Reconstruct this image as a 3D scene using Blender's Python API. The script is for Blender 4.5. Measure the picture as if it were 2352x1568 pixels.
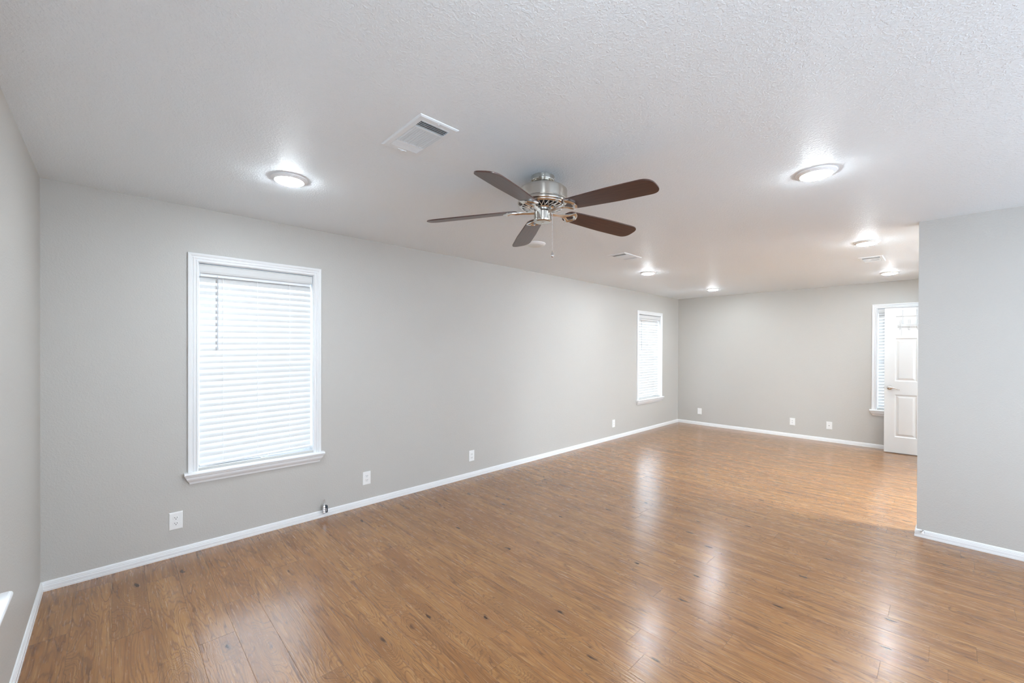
import bpy, bmesh, math
from mathutils import Vector, Matrix

# ------------------------------------------------------------------ clearing
for o in list(bpy.data.objects):
    bpy.data.objects.remove(o)
SC = bpy.context.scene
COL = SC.collection
PI = math.pi

# ------------------------------------------------------------------ camera
IMG_W, IMG_H = 2352.0, 1568.0
F_PX = 955.1
CAM = (3.6890, 0.3117, 1.4460)
YAW, PITCH, ROLL = math.radians(-46.21), math.radians(-0.261), math.radians(0.2075)
cam = bpy.data.cameras.new('camera')
cam.sensor_fit = 'HORIZONTAL'
cam.sensor_width = 36.0
cam.lens = 36.0 * F_PX / IMG_W
cam.shift_y = 20.84 / IMG_W
cam.clip_start = 0.02
camo = bpy.data.objects.new('camera', cam)
COL.objects.link(camo)
fw = Vector((math.sin(YAW) * math.cos(PITCH), math.cos(YAW) * math.cos(PITCH), math.sin(PITCH)))
r0 = Vector((math.cos(YAW), -math.sin(YAW), 0.0))
u0 = r0.cross(fw)
r1 = math.cos(ROLL) * r0 + math.sin(ROLL) * u0
u1 = -math.sin(ROLL) * r0 + math.cos(ROLL) * u0
camo.matrix_world = Matrix(((r1.x, u1.x, -fw.x, CAM[0]), (r1.y, u1.y, -fw.y, CAM[1]), (r1.z, u1.z, -fw.z, CAM[2]), (0, 0, 0, 1)))
SC.camera = camo

# ------------------------------------------------------------------ daylight
WORLD_STRENGTH = 4.9
world = bpy.data.worlds.new('daylight')
SC.world = world
world.use_nodes = True
_bg = world.node_tree.nodes['Background']
_bg.inputs['Color'].default_value = (0.80, 0.88, 1.0, 1)
_bg.inputs['Strength'].default_value = WORLD_STRENGTH
_wt = world.node_tree
_tc = _wt.nodes.new('ShaderNodeTexCoord')
_sx = _wt.nodes.new('ShaderNodeSeparateXYZ')
_cr = _wt.nodes.new('ShaderNodeValToRGB')
_cr.color_ramp.elements[0].position = 0.46
_cr.color_ramp.elements[0].color = (0.62, 0.72, 0.85, 1)
_cr.color_ramp.elements[1].position = 0.54
_cr.color_ramp.elements[1].color = (0.75, 0.86, 1.0, 1)
_mr = _wt.nodes.new('ShaderNodeMapRange')
_mr.inputs[1].default_value = -1.0
_wt.links.new(_tc.outputs['Generated'], _sx.inputs[0])
_wt.links.new(_sx.outputs[2], _mr.inputs[0])
_wt.links.new(_mr.outputs[0], _cr.inputs[0])
_wt.links.new(_cr.outputs[0], _bg.inputs['Color'])
LAMP_STRENGTH = 112.0      # glow of every ceiling disc
ADDED_BOX_STRENGTH = 88.0   # added unseen box light beyond the partition

# ------------------------------------------------------------------ exposure
SC.view_settings.view_transform = 'Standard'
SC.view_settings.look = 'None'
SC.view_settings.exposure = 1.24
SC.view_settings.gamma = 1.0
SC.view_settings.use_curve_mapping = False
SC.cycles.max_bounces = 14
SC.cycles.diffuse_bounces = 8
SC.cycles.glossy_bounces = 4
SC.cycles.transmission_bounces = 8
SC.cycles.transparent_max_bounces = 16
SC.cycles.caustics_reflective = False
SC.cycles.caustics_refractive = False
SC.cycles.sample_clamp_indirect = 6.0

# ------------------------------------------------------------------ room sizes (metres)
H = 2.44            # ceiling
L = 8.4325          # far wall
PX, PY = 3.540, 4.830   # corner of the partition
PT = 0.11           # its thickness
RX = 6.20           # right wall of the near room
BX = 3.90           # right wall of the far end, with the doorway
KX = 5.90           # right wall of the room beyond
T = 0.14            # wall thickness


# ================================================================== materials
def new_mat(name):
    m = bpy.data.materials.new(name)
    m.use_nodes = True
    nt = m.node_tree
    return m, nt, nt.nodes['Principled BSDF']


def simple(name, col, rough=0.5, metal=0.0, spec=0.5, coat=0.0):
    m, nt, b = new_mat(name)
    b.inputs['Base Color'].default_value = (*col, 1)
    b.inputs['Roughness'].default_value = rough
    b.inputs['Metallic'].default_value = metal
    b.inputs['Specular IOR Level'].default_value = spec
    b.inputs['Coat Weight'].default_value = coat
    return m


class NB:
    """small helper for node graphs"""
    def __init__(s, nt):
        s.nt = nt

    def n(s, t, **kw):
        x = s.nt.nodes.new(t)
        for k, v in kw.items():
            setattr(x, k, v)
        return x

    def lk(s, a, b):
        s.nt.links.new(a, b)

    def put(s, sock, v):
        if isinstance(v, bpy.types.NodeSocket):
            s.lk(v, sock)
        else:
            sock.default_value = v

    def m(s, op, a, b=None, c=None, clamp=False):
        x = s.n('ShaderNodeMath', operation=op, use_clamp=clamp)
        for i, v in enumerate((a, b, c)):
            if v is not None:
                s.put(x.inputs[i], v)
        return x.outputs[0]

    def xyz(s, a, b, c):
        x = s.n('ShaderNodeCombineXYZ')
        for i, v in enumerate((a, b, c)):
            s.put(x.inputs[i], v)
        return x.outputs[0]

    def noise(s, vec, scale, detail=2, rough=0.5, dist=0.0):
        x = s.n('ShaderNodeTexNoise')
        s.lk(vec, x.inputs['Vector'])
        x.inputs['Scale'].default_value = scale
        x.inputs['Detail'].default_value = detail
        x.inputs['Roughness'].default_value = rough
        x.inputs['Distortion'].default_value = dist
        return x.outputs['Fac']

    def sstep(s, v, a, b, lo=0.0, hi=1.0):
        x = s.n('ShaderNodeMapRange', interpolation_type='SMOOTHSTEP')
        s.put(x.inputs[0], v)
        x.inputs[1].default_value = a
        x.inputs[2].default_value = b
        x.inputs[3].default_value = lo
        x.inputs[4].default_value = hi
        return x.outputs[0]

    def mix(s, f, a, b, mode='MIX'):
        x = s.n('ShaderNodeMix', data_type='RGBA', blend_type=mode)
        s.put(x.inputs[0], f)
        s.put(x.inputs[6], a)
        s.put(x.inputs[7], b)
        return x.outputs[2]


def paint(name, col, rough, bump, scale, spec=0.35):
    """rolled paint over orange-peel drywall texture"""
    m, nt, b = new_mat(name)
    g = NB(nt)
    tc = g.n('ShaderNodeTexCoord').outputs['Object']
    n1 = g.noise(tc, scale, 3, 0.55, 0.6)
    n2 = g.noise(tc, scale * 0.35, 2, 0.5, 0.3)
    h = g.m('ADD', g.sstep(n1, 0.42, 0.68), g.m('MULTIPLY', n2, 0.5))
    bp = g.n('ShaderNodeBump')
    bp.inputs['Strength'].default_value = bump
    bp.inputs['Distance'].default_value = 0.0016
    g.lk(h, bp.inputs['Height'])
    g.lk(bp.outputs[0], b.inputs['Normal'])
    var = g.noise(tc, 0.7, 2)
    c = g.mix(g.sstep(var, 0.3, 0.7), (col[0] * .985, col[1] * .985, col[2] * .985, 1), (*col, 1))
    g.lk(c, b.inputs['Base Color'])
    b.inputs['Roughness'].default_value = rough
    b.inputs['Specular IOR Level'].default_value = spec
    return m


M_WALL = paint('wall_paint_grey', (0.525, 0.507, 0.478), 0.42, 0.30, 95)
M_CEIL = paint('ceiling_paint_white', (0.845, 0.900, 0.945), 0.50, 0.60, 95, 0.25)
M_TRIM = simple('trim_paint_white', (0.79, 0.795, 0.80), 0.32, spec=0.5)
M_DOOR = simple('door_paint_white', (0.68, 0.68, 0.67), 0.35)
M_PLATE = simple('outlet_plastic_white', (0.84, 0.84, 0.83), 0.3)
M_SLOT = simple('dark_slot', (0.03, 0.03, 0.03), 0.6)
M_VENT = simple('vent_enamel_white', (0.81, 0.86, 0.90), 0.35)
M_DUCT = simple('duct_dark', (0.035, 0.035, 0.035), 0.7)
M_FRAME = simple('vinyl_sash_white', (0.82, 0.84, 0.86), 0.35)
M_CORD = simple('cord_white', (0.93, 0.93, 0.94), 0.6)
M_WAND = simple('wand_grey_plastic', (0.55, 0.55, 0.57), 0.25)
M_CHROME = simple('chrome', (0.72, 0.72, 0.74), 0.12, metal=1.0)
M_BLACKM = simple('blue_black_enamel', (0.02, 0.025, 0.035), 0.25)
M_RUBBER = simple('white_rubber', (0.8, 0.8, 0.8), 0.5)
M_LENSOFF = simple('unlit_diffuser', (0.74, 0.75, 0.73), 0.4)
M_RING = simple('lamp_ring_white', (0.90, 0.92, 0.94), 0.3)
M_RACK = simple('rack_wire_nickel', (0.55, 0.55, 0.55), 0.3, metal=0.6)


def mat_nickel():
    m, nt, b = new_mat('brushed_nickel')
    g = NB(nt)
    tc = g.n('ShaderNodeTexCoord').outputs['Object']
    sp = g.n('ShaderNodeSeparateXYZ')
    g.lk(tc, sp.inputs[0])
    ang = g.m('ARCTAN2', sp.outputs[1], sp.outputs[0])
    v = g.xyz(g.m('MULTIPLY', ang, 1.2), 0.0, g.m('MULTIPLY', sp.outputs[2], 900.0))
    n = g.noise(v, 1.0, 2)
    c = g.mix(n, (0.50, 0.475, 0.43, 1), (0.66, 0.635, 0.59, 1))
    g.lk(c, b.inputs['Base Color'])
    b.inputs['Metallic'].default_value = 1.0
    b.inputs['Roughness'].default_value = 0.24
    b.inputs['Anisotropic'].default_value = 0.8
    tg = g.n('ShaderNodeTangent', direction_type='RADIAL', axis='Z')
    g.lk(tg.outputs[0], b.inputs['Tangent'])
    b.inputs['Anisotropic Rotation'].default_value = 0.25
    return m


M_NICKEL = mat_nickel()
M_NICKEL2 = simple('polished_nickel', (0.74, 0.725, 0.70), 0.22, metal=1.0)


def mat_blade():
    m, nt, b = new_mat('walnut_blade')
    g = NB(nt)
    tc = g.n('ShaderNodeTexCoord').outputs['Object']
    mp = g.n('ShaderNodeMapping')
    mp.inputs['Scale'].default_value = (6, 130, 20)
    g.lk(tc, mp.inputs[0])
    n = g.noise(mp.outputs[0], 1.0, 4, 0.6, 0.4)
    c = g.mix(g.sstep(n, 0.35, 0.7), (0.040, 0.013, 0.009, 1), (0.085, 0.030, 0.019, 1))
    g.lk(c, b.inputs['Base Color'])
    b.inputs['Roughness'].default_value = 0.33
    b.inputs['Specular IOR Level'].default_value = 0.75
    return m


M_BLADE = mat_blade()


def mat_floor():
    m, nt, b = new_mat('vinyl_plank_oak')
    g = NB(nt)
    tc = g.n('ShaderNodeTexCoord').outputs['Object']
    sp = g.n('ShaderNodeSeparateXYZ')
    g.lk(tc, sp.inputs[0])
    x, y = sp.outputs[0], sp.outputs[1]
    PW, PL = 0.152, 1.22
    yr = g.m('DIVIDE', y, PW)
    row = g.m('FLOOR', yr)
    wn = g.n('ShaderNodeTexWhiteNoise', noise_dimensions='1D')
    g.lk(row, wn.inputs['W'])
    xs = g.m('DIVIDE', g.m('ADD', x, g.m('MULTIPLY', wn.outputs[0], 7.3)), PL)
    colm = g.m('FLOOR', xs)
    wn2 = g.n('ShaderNodeTexWhiteNoise', noise_dimensions='2D')
    g.lk(g.xyz(row, colm, 0.0), wn2.inputs['Vector'])
    rnd = wn2.outputs[0]
    # seams
    fy = g.m('FRACT', yr)
    fx = g.m('FRACT', xs)
    ey = g.m('MULTIPLY', g.m('MINIMUM', fy, g.m('SUBTRACT', 1.0, fy)), PW)
    ex = g.m('MULTIPLY', g.m('MINIMUM', fx, g.m('SUBTRACT', 1.0, fx)), PL)
    seam = g.sstep(g.m('MINIMUM', ey, ex), 0.0003, 0.0014, 1.0, 0.0)
    # grain space, shifted for each plank
    gx = g.m('ADD', x, g.m('MULTIPLY', rnd, 41.0))
    gy = g.m('ADD', y, g.m('MULTIPLY', rnd, 17.0))
    # knots
    vo = g.n('ShaderNodeTexVoronoi', feature='F1', voronoi_dimensions='2D')
    vo.inputs['Scale'].default_value = 1.0
    vo.inputs['Randomness'].default_value = 1.0
    wob = g.noise(g.xyz(gx, gy, 0.0), 9.0, 3)
    kx = g.m('ADD', g.m('MULTIPLY', gx, 1.9), g.m('MULTIPLY', wob, 0.16))
    ky = g.m('ADD', g.m('MULTIPLY', gy, 5.6), g.m('MULTIPLY', wob, 0.30))
    g.lk(g.xyz(kx, ky, 0.0), vo.inputs['Vector'])
    vd = vo.outputs['Distance']
    sc = g.n('ShaderNodeSeparateColor')
    g.lk(vo.outputs['Color'], sc.inputs[0])
    has = g.sstep(sc.outputs[0], 0.50, 0.62)
    knot_near = g.m('MULTIPLY', g.sstep(vd, 0.0, 0.55, 1.0, 0.0), has)
    knot_core = g.m('MULTIPLY', g.sstep(vd, 0.015, 0.075, 1.0, 0.0), g.sstep(sc.outputs[1], 0.35, 0.65))
    knot_core = g.m('MULTIPLY', knot_core, has)
    # cathedral field
    A = g.noise(g.xyz(g.m('MULTIPLY', gx, 0.80), g.m('MULTIPLY', gy, 7.6), rnd), 1.0, 2.2, 0.5, 0.5)
    fld = g.m('ADD', g.m('MULTIPLY', A, 1.0), g.m('MULTIPLY', knot_near, 0.42))
    jit = g.noise(g.xyz(g.m('MULTIPLY', gx, 11.0), g.m('MULTIPLY', gy, 70.0), 3.0), 1.0, 4, 0.65)
    brk = g.noise(g.xyz(g.m('MULTIPLY', gx, 3.0), g.m('MULTIPLY', gy, 14.0), 7.0), 1.0, 2)
    ph = g.m('ADD', g.m('MULTIPLY', fld, 150.0), g.m('MULTIPLY', jit, 7.0))
    ring = g.m('ADD', g.m('MULTIPLY', g.m('SINE', ph), 0.5), 0.5)
    ring = g.m('MULTIPLY', g.m('POWER', ring, 4.0), g.sstep(brk, 0.30, 0.62, 0.25, 1.0))
    ph2 = g.m('ADD', g.m('MULTIPLY', fld, 62.0), g.m('MULTIPLY', jit, 4.0))
    ring2 = g.m('POWER', g.m('ADD', g.m('MULTIPLY', g.m('SINE', ph2), 0.5), 0.5), 26.0)
    ring2 = g.m('MULTIPLY', ring2, g.sstep(brk, 0.40, 0.60, 1.0, 0.1))
    # fibres and dark streaks
    fib = g.noise(g.xyz(g.m('MULTIPLY', gx, 14.0), g.m('MULTIPLY', gy, 330.0), 0.0), 1.0, 2)
    stq = g.noise(g.xyz(g.m('MULTIPLY', gx, 2.4), g.m('MULTIPLY', gy, 58.0), 5.0), 1.0, 4, 0.62, 0.25)
    streak = g.m('MULTIPLY', g.sstep(stq, 0.53, 0.74), 0.85)
    stl = g.noise(g.xyz(g.m('MULTIPLY', gx, 2.6), g.m('MULTIPLY', gy, 88.0), 15.0), 1.0, 3, 0.6, 0.15)
    light = g.sstep(stl, 0.52, 0.72)
    broad = g.noise(g.xyz(g.m('MULTIPLY', gx, 1.1), g.m('MULTIPLY', gy, 12.0), 9.0), 1.0, 3)
    # colours
    base = g.mix(g.sstep(broad, 0.30, 0.72), (0.262, 0.116, 0.036, 1), (0.420, 0.212, 0.074, 1))
    base = g.mix(g.sstep(rnd, 0.0, 1.0), base, g.mix(1.0, base, (0.94, 0.89, 0.90, 1), 'MULTIPLY'))
    base = g.mix(g.m('MULTIPLY', light, 0.55), base, (0.55, 0.320, 0.140, 1))
    base = g.mix(g.m('MULTIPLY', fib, 0.55), base, (0.23, 0.110, 0.048, 1))
    base = g.mix(g.m('MULTIPLY', ring, 0.75), base, (0.17, 0.075, 0.032, 1))
    base = g.mix(g.m('MULTIPLY', ring2, 0.75), base, (0.105, 0.044, 0.021, 1))
    base = g.mix(g.m('MULTIPLY', streak, 0.80), base, (0.085, 0.036, 0.019, 1))
    base = g.mix(g.m('MULTIPLY', knot_near, 0.22), base, (0.15, 0.065, 0.03, 1))
    base = g.mix(g.m('MULTIPLY', knot_core, 0.92), base, (0.022, 0.009, 0.007, 1))
    base = g.mix(g.m('MULTIPLY', seam, 0.42), base, (0.06, 0.03, 0.018, 1))
    g.lk(base, b.inputs['Base Color'])
    # embossed grain, gloss
    lines = g.noise(g.xyz(g.m('MULTIPLY', gx, 7.0), g.m('MULTIPLY', gy, 120.0), 1.0), 1.0, 3, 0.6)
    cup = g.m('MULTIPLY', g.m('POWER', g.m('MULTIPLY', g.m('ABSOLUTE', g.m('SUBTRACT', fy, 0.5)), 2.0), 3.0), -0.8)
    hgt = g.m('ADD', g.m('ADD', g.m('MULTIPLY', lines, 0.9), g.m('MULTIPLY', ring, -0.12)), g.m('ADD', g.m('MULTIPLY', seam, -0.7), g.m('MULTIPLY', cup, 0.3)))
    bp = g.n('ShaderNodeBump')
    bp.inputs['Strength'].default_value = 0.55
    bp.inputs['Distance'].default_value = 0.0011
    g.lk(hgt, bp.inputs['Height'])
    g.lk(bp.outputs[0], b.inputs['Normal'])
    g.lk(g.m('ADD', 0.20, g.m('MULTIPLY', lines, 0.12)), b.inputs['Roughness'])
    b.inputs['Specular IOR Level'].default_value = 0.5
    b.inputs['Coat Weight'].default_value = 0.35
    b.inputs['Coat Roughness'].default_value = 0.16
    g.lk(bp.outputs[0], b.inputs['Coat Normal'])
    return m


M_FLOOR = mat_floor()


def mat_emit(name, col, strength):
    m, nt, b = new_mat(name)
    b.inputs['Base Color'].default_value = (0.9, 0.9, 0.9, 1)
    b.inputs['Emission Color'].default_value = (*col, 1)
    b.inputs['Emission Strength'].default_value = strength
    return m


M_LAMP = mat_emit('lit_diffuser', (0.84, 0.935, 1.0), LAMP_STRENGTH)
M_ADDED_BOX = mat_emit('added_box_diffuser', (0.80, 0.92, 1.0), ADDED_BOX_STRENGTH)  # glow of the added box light


def mat_slat():
    m = bpy.data.materials.new('blind_slat_white')
    m.use_nodes = True
    nt = m.node_tree
    nt.nodes.clear()
    g = NB(nt)
    out = g.n('ShaderNodeOutputMaterial')
    p = g.n('ShaderNodeBsdfPrincipled')
    p.inputs['Base Color'].default_value = (0.665, 0.665, 0.66, 1)
    p.inputs['Roughness'].default_value = 0.4
    t = g.n('ShaderNodeBsdfTranslucent')
    t.inputs['Color'].default_value = (0.86, 0.88, 0.92, 1)
    mx = g.n('ShaderNodeMixShader')
    mx.inputs[0].default_value = 0.015
    g.lk(p.outputs[0], mx.inputs[1])
    g.lk(t.outputs[0], mx.inputs[2])
    g.lk(mx.outputs[0], out.inputs[0])
    return m


M_SLAT = mat_slat()


def mat_glass():
    m = bpy.data.materials.new('window_glass')
    m.use_nodes = True
    nt = m.node_tree
    nt.nodes.clear()
    g = NB(nt)
    out = g.n('ShaderNodeOutputMaterial')
    t = g.n('ShaderNodeBsdfTransparent')
    t.inputs['Color'].default_value = (0.95, 0.97, 0.97, 1)
    gl = g.n('ShaderNodeBsdfGlossy')
    gl.inputs['Roughness'].default_value = 0.02
    mx = g.n('ShaderNodeMixShader')
    mx.inputs[0].default_value = 0.06
    g.lk(t.outputs[0], mx.inputs[1])
    g.lk(gl.outputs[0], mx.inputs[2])
    g.lk(mx.outputs[0], out.inputs[0])
    return m


M_GLASS = mat_glass()


# ================================================================== mesh helpers
def link(name, bm, mat, parent=None, smooth=False, bevel=0.0, seg=2, matrix=None):
    bmesh.ops.recalc_face_normals(bm, faces=bm.faces)
    me = bpy.data.meshes.new(name)
    bm.to_mesh(me)
    bm.free()
    mats = mat if isinstance(mat, (list, tuple)) else [mat]
    for mm in mats:
        me.materials.append(mm)
    if smooth:
        for p in me.polygons:
            p.use_smooth = True
        try:
            me.set_sharp_from_angle(angle=math.radians(24))
        except Exception:
            pass
    o = bpy.data.objects.new(name, me)
    COL.objects.link(o)
    if matrix is not None:
        o.matrix_world = matrix
    if parent is not None:
        o.parent = parent
    if bevel > 0:
        md = o.modifiers.new('bevel', 'BEVEL')
        md.width = bevel
        md.segments = seg
        md.limit_method = 'ANGLE'
        md.angle_limit = math.radians(40)
        md.harden_normals = False
    return o


def bx(bm, a, b, fn=None):
    """axis box between corners a and b, optional mapping fn(x,y,z)->Vector"""
    vs = []
    for x in (a[0], b[0]):
        for y in (a[1], b[1]):
            for z in (a[2], b[2]):
                p = (x, y, z)
                vs.append(bm.verts.new(fn(*p) if fn else p))
    q = [(0, 1, 3, 2), (4, 6, 7, 5), (0, 4, 5, 1), (2, 3, 7, 6), (0, 2, 6, 4), (1, 5, 7, 3)]
    for f in q:
        bm.faces.new([vs[i] for i in f])


def sweep(bm, rings, close_ring=True, caps=True):
    """rings: list of lists of points"""
    R = [[bm.verts.new(p) for p in r] for r in rings]
    n = len(R[0])
    for a, b in zip(R[:-1], R[1:]):
        for i in range(n if close_ring else n - 1):
            j = (i + 1) % n
            bm.faces.new((a[i], a[j], b[j], b[i]))
    if caps and close_ring:
        bm.faces.new(R[0])
        bm.faces.new(list(reversed(R[-1])))
    return R


def lathe(bm, prof, seg=48, cx=0, cy=0, cap0=False, cap1=False):
    rings = []
    for r, z in prof:
        rings.append([bm.verts.new((cx + r * math.cos(2 * PI * k / seg), cy + r * math.sin(2 * PI * k / seg), z)) for k in range(seg)])
    for a, b in zip(rings[:-1], rings[1:]):
        for i in range(seg):
            j = (i + 1) % seg
            bm.faces.new((a[i], a[j], b[j], b[i]))
    if cap0:
        bm.faces.new(rings[0])
    if cap1:
        bm.faces.new(rings[-1])


def tube(bm, pts, r, seg=8, taper=None):
    pts = [Vector(p) for p in pts]
    rings = []
    prev = None
    for i, p in enumerate(pts):
        if i == 0:
            d = pts[1] - pts[0]
        elif i == len(pts) - 1:
            d = pts[-1] - pts[-2]
        else:
            d = (pts[i + 1] - pts[i]).normalized() + (pts[i] - pts[i - 1]).normalized()
        d.normalize()
        if prev is None:
            a = Vector((0, 0, 1)) if abs(d.z) < 0.9 else Vector((1, 0, 0))
            u = d.cross(a).normalized()
        else:
            u = (prev - d * prev.dot(d)).normalized()
        prev = u
        v = d.cross(u)
        rr = r if taper is None else taper[i]
        rings.append([p + rr * (math.cos(2 * PI * k / seg) * u + math.sin(2 * PI * k / seg) * v) for k in range(seg)])
    sweep(bm, rings)


def ball(bm, c, r, sz=1.0, seg=12):
    prof = []
    n = 8
    for i in range(1, n):
        a = PI * i / n
        prof.append((r * math.sin(a), c[2] + r * sz * math.cos(a)))
    lathe(bm, prof, seg, c[0], c[1], True, True)


def empty(name, loc=(0, 0, 0), rotz=0.0):
    o = bpy.data.objects.new(name, None)
    o.empty_display_size = 0.1
    o.matrix_world = Matrix.Translation(loc) @ Matrix.Rotation(rotz, 4, 'Z')
    COL.objects.link(o)
    return o


def tag(o, label=None, cat=None, group=None, kind=None):
    if label:
        o['label'] = label
    if cat:
        o['category'] = cat
    if group:
        o['group'] = group
    if kind:
        o['kind'] = kind
    return o


def dup(o, parent=None):
    c = o.copy()
    COL.objects.link(c)
    if parent is not None:
        c.parent = parent
    for ch in list(o.children):
        dup(ch, c)
    return c


def struct(o, label=None):
    o['kind'] = 'structure'
    if label:
        o['label'] = label
    return o


# ================================================================== shell
def wall_mesh(name, axis, v0, v1, a0, a1, holes, mat, label):
    """wall perpendicular to `axis` ('x' or 'y') between v0 and v1, running a0..a1, with rectangular holes (h0,h1,z0,z1)"""
    bm = bmesh.new()
    us = sorted({a0, a1, *[h[0] for h in holes], *[h[1] for h in holes]})
    zs = sorted({0.0, H, *[h[2] for h in holes], *[h[3] for h in holes]})
    solid = {}
    for i in range(len(us) - 1):
        for j in range(len(zs) - 1):
            um, zm = (us[i] + us[i + 1]) / 2, (zs[j] + zs[j + 1]) / 2
            solid[i, j] = not any(h[0] < um < h[1] and h[2] < zm < h[3] for h in holes)

    def P(u, z, v):
        return (v, u, z) if axis == 'x' else (u, v, z)
    cache = {}

    def V(u, z, v):
        k = (round(u, 5), round(z, 5), round(v, 5))
        if k not in cache:
            cache[k] = bm.verts.new(P(u, z, v))
        return cache[k]
    for (i, j), s in solid.items():
        if not s:
            continue
        ua, ub, za, zb = us[i], us[i + 1], zs[j], zs[j + 1]
        for v in (v0, v1):
            bm.faces.new((V(ua, za, v), V(ub, za, v), V(ub, zb, v), V(ua, zb, v)))
        for (di, dj, q) in ((-1, 0, ((ua, za), (ua, zb))), (1, 0, ((ub, za), (ub, zb))), (0, -1, ((ua, za), (ub, za))), (0, 1, ((ua, zb), (ub, zb)))):
            if not solid.get((i + di, j + dj), False):
                (p, q1), (r, s1) = q
                bm.faces.new((V(p, q1, v0), V(r, s1, v0), V(r, s1, v1), V(p, q1, v1)))
    o = link(name, bm, mat)
    return struct(o, label)


# window openings measured as the clear opening inside the casing
WZ0, WZ1 = 0.585, 2.055
CW = 0.060
WIN_A1 = (0.748, 1.528)
WIN_A2 = (6.885, 7.675)
WIN_B = (2.992, 3.772)
WIN_W = (1.440, 2.220)
ADDED_WIN_RIGHT = (0.60, 4.20, 0.80, 2.30)  # added opening in the unseen right wall, for more daylight
ADDED_WIN_NEAR = (3.60, 4.60, 1.00, 2.20)  # added opening behind the camera, to brighten the near end
ADDED_WIN_BEYOND = (5.60, 7.60, 1.00, 2.20)  # added opening beyond the partition, daylight for the far end

wall_mesh('wall_left', 'x', -T, 0.0, -T, L + T, [(*WIN_A1, WZ0, WZ1), (*WIN_A2, WZ0, WZ1)], M_WALL, 'long light grey textured wall with two blinded windows')
wall_mesh('wall_back', 'y', L, L + T, 0.0, KX, [(*WIN_B, WZ0, WZ1)], M_WALL, 'far light grey wall behind the open white door')
wall_mesh('wall_front', 'y', -T, 0.0, 0.0, RX, [(*WIN_W, WZ0, WZ1), ADDED_WIN_NEAR], M_WALL, 'near light grey wall cut by the left edge of the photo')
wall_mesh('wall_partition', 'y', PY, PY + PT, PX, RX, [], M_WALL, 'grey partition wall ending in a corner at the right of the photo')
wall_mesh('wall_right', 'x', RX, RX + T, -T, PY + PT, [ADDED_WIN_RIGHT], M_WALL, 'grey wall to the right of the near room')
wall_mesh('wall_side', 'x', BX, BX + 0.11, 6.90, L, [(7.48, 8.262, 0.0, 2.05)], M_WALL, 'grey wall of the far end with the open doorway')
wall_mesh('wall_beyond', 'x', KX, KX + T, PY, L + T, [ADDED_WIN_BEYOND], M_WALL, 'wall of the room beyond the partition')

bm = bmesh.new()
bx(bm, (-T, -T, -0.10), (KX + T, L + T, 0.0))
struct(link('floor', bm, M_FLOOR), 'glossy brown wood-look plank floor')
bm = bmesh.new()
bx(bm, (-T, -T, H), (KX + T, L + T, H + 0.10))
struct(link('ceiling', bm, M_CEIL), 'white ceiling with fine sprayed texture')

# ---- baseboards: stepped profile (out from wall, height)
BB = [(0.0, 0.0), (0.013, 0.0), (0.013, 0.012), (0.0115, 0.0135), (0.0115, 0.032), (0.0095, 0.034), (0.0095, 0.042),
      (0.0075, 0.044), (0.0075, 0.049), (0.0045, 0.055), (0.0, 0.057)]


def baseboard(name, pts, outs, label):
    """pts: floor polyline on wall face; outs: per-point outward vector (mitred)"""
    bm = bmesh.new()
    rings = []
    for (x, y), (ox, oy) in zip(pts, outs):
        rings.append([(x + ox * d, y + oy * d, z) for d, z in BB])
    sweep(bm, rings)
    return struct(link(name, bm, M_TRIM), label)


baseboard('baseboard_left', [(0, 0), (0, L)], [(1, 1), (1, -1)], 'white moulded baseboard along the long left wall')
baseboard('baseboard_back', [(0, L), (BX, L)], [(1, -1), (-1, -1)], 'white baseboard along the far wall')
baseboard('baseboard_front', [(0, 0), (RX, 0)], [(1, 1), (-1, 1)], 'white baseboard at the foot of the near wall')
baseboard('baseboard_partition', [(RX, PY), (PX, PY), (PX, PY + PT), (RX, PY + PT)], [(-1, -1), (-1, -1), (-1, 1), (-1, 1)],
          'white baseboard wrapping the corner of the partition')
baseboard('baseboard_right', [(RX, 0), (RX, ADDED_WIN_RIGHT[0] - 0.06)], [(-1, 1), (-1, 0)], 'white baseboard of the right wall')

# ================================================================== windows
CAS = [(0.0, 0.0), (0.0, 0.012), (0.004, 0.016), (0.010, 0.016), (0.014, 0.012), (0.019, 0.012), (0.023, 0.0165), (0.028, 0.0165),
       (0.032, 0.0125), (0.038, 0.0125), (0.042, 0.017), (0.052, 0.020), (0.058, 0.019), (0.0605, 0.015), (0.0605, 0.0)]


def frame_fn(wall, s):
    """(u along wall, z up, n into the room) -> world"""
    if wall == 'A':
        return lambda u, n, z: Vector((n, u, z))
    if wall == 'B':
        return lambda u, n, z: Vector((u, L - n, z))
    if wall == 'W':
        return lambda u, n, z: Vector((u, n, z))


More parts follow.
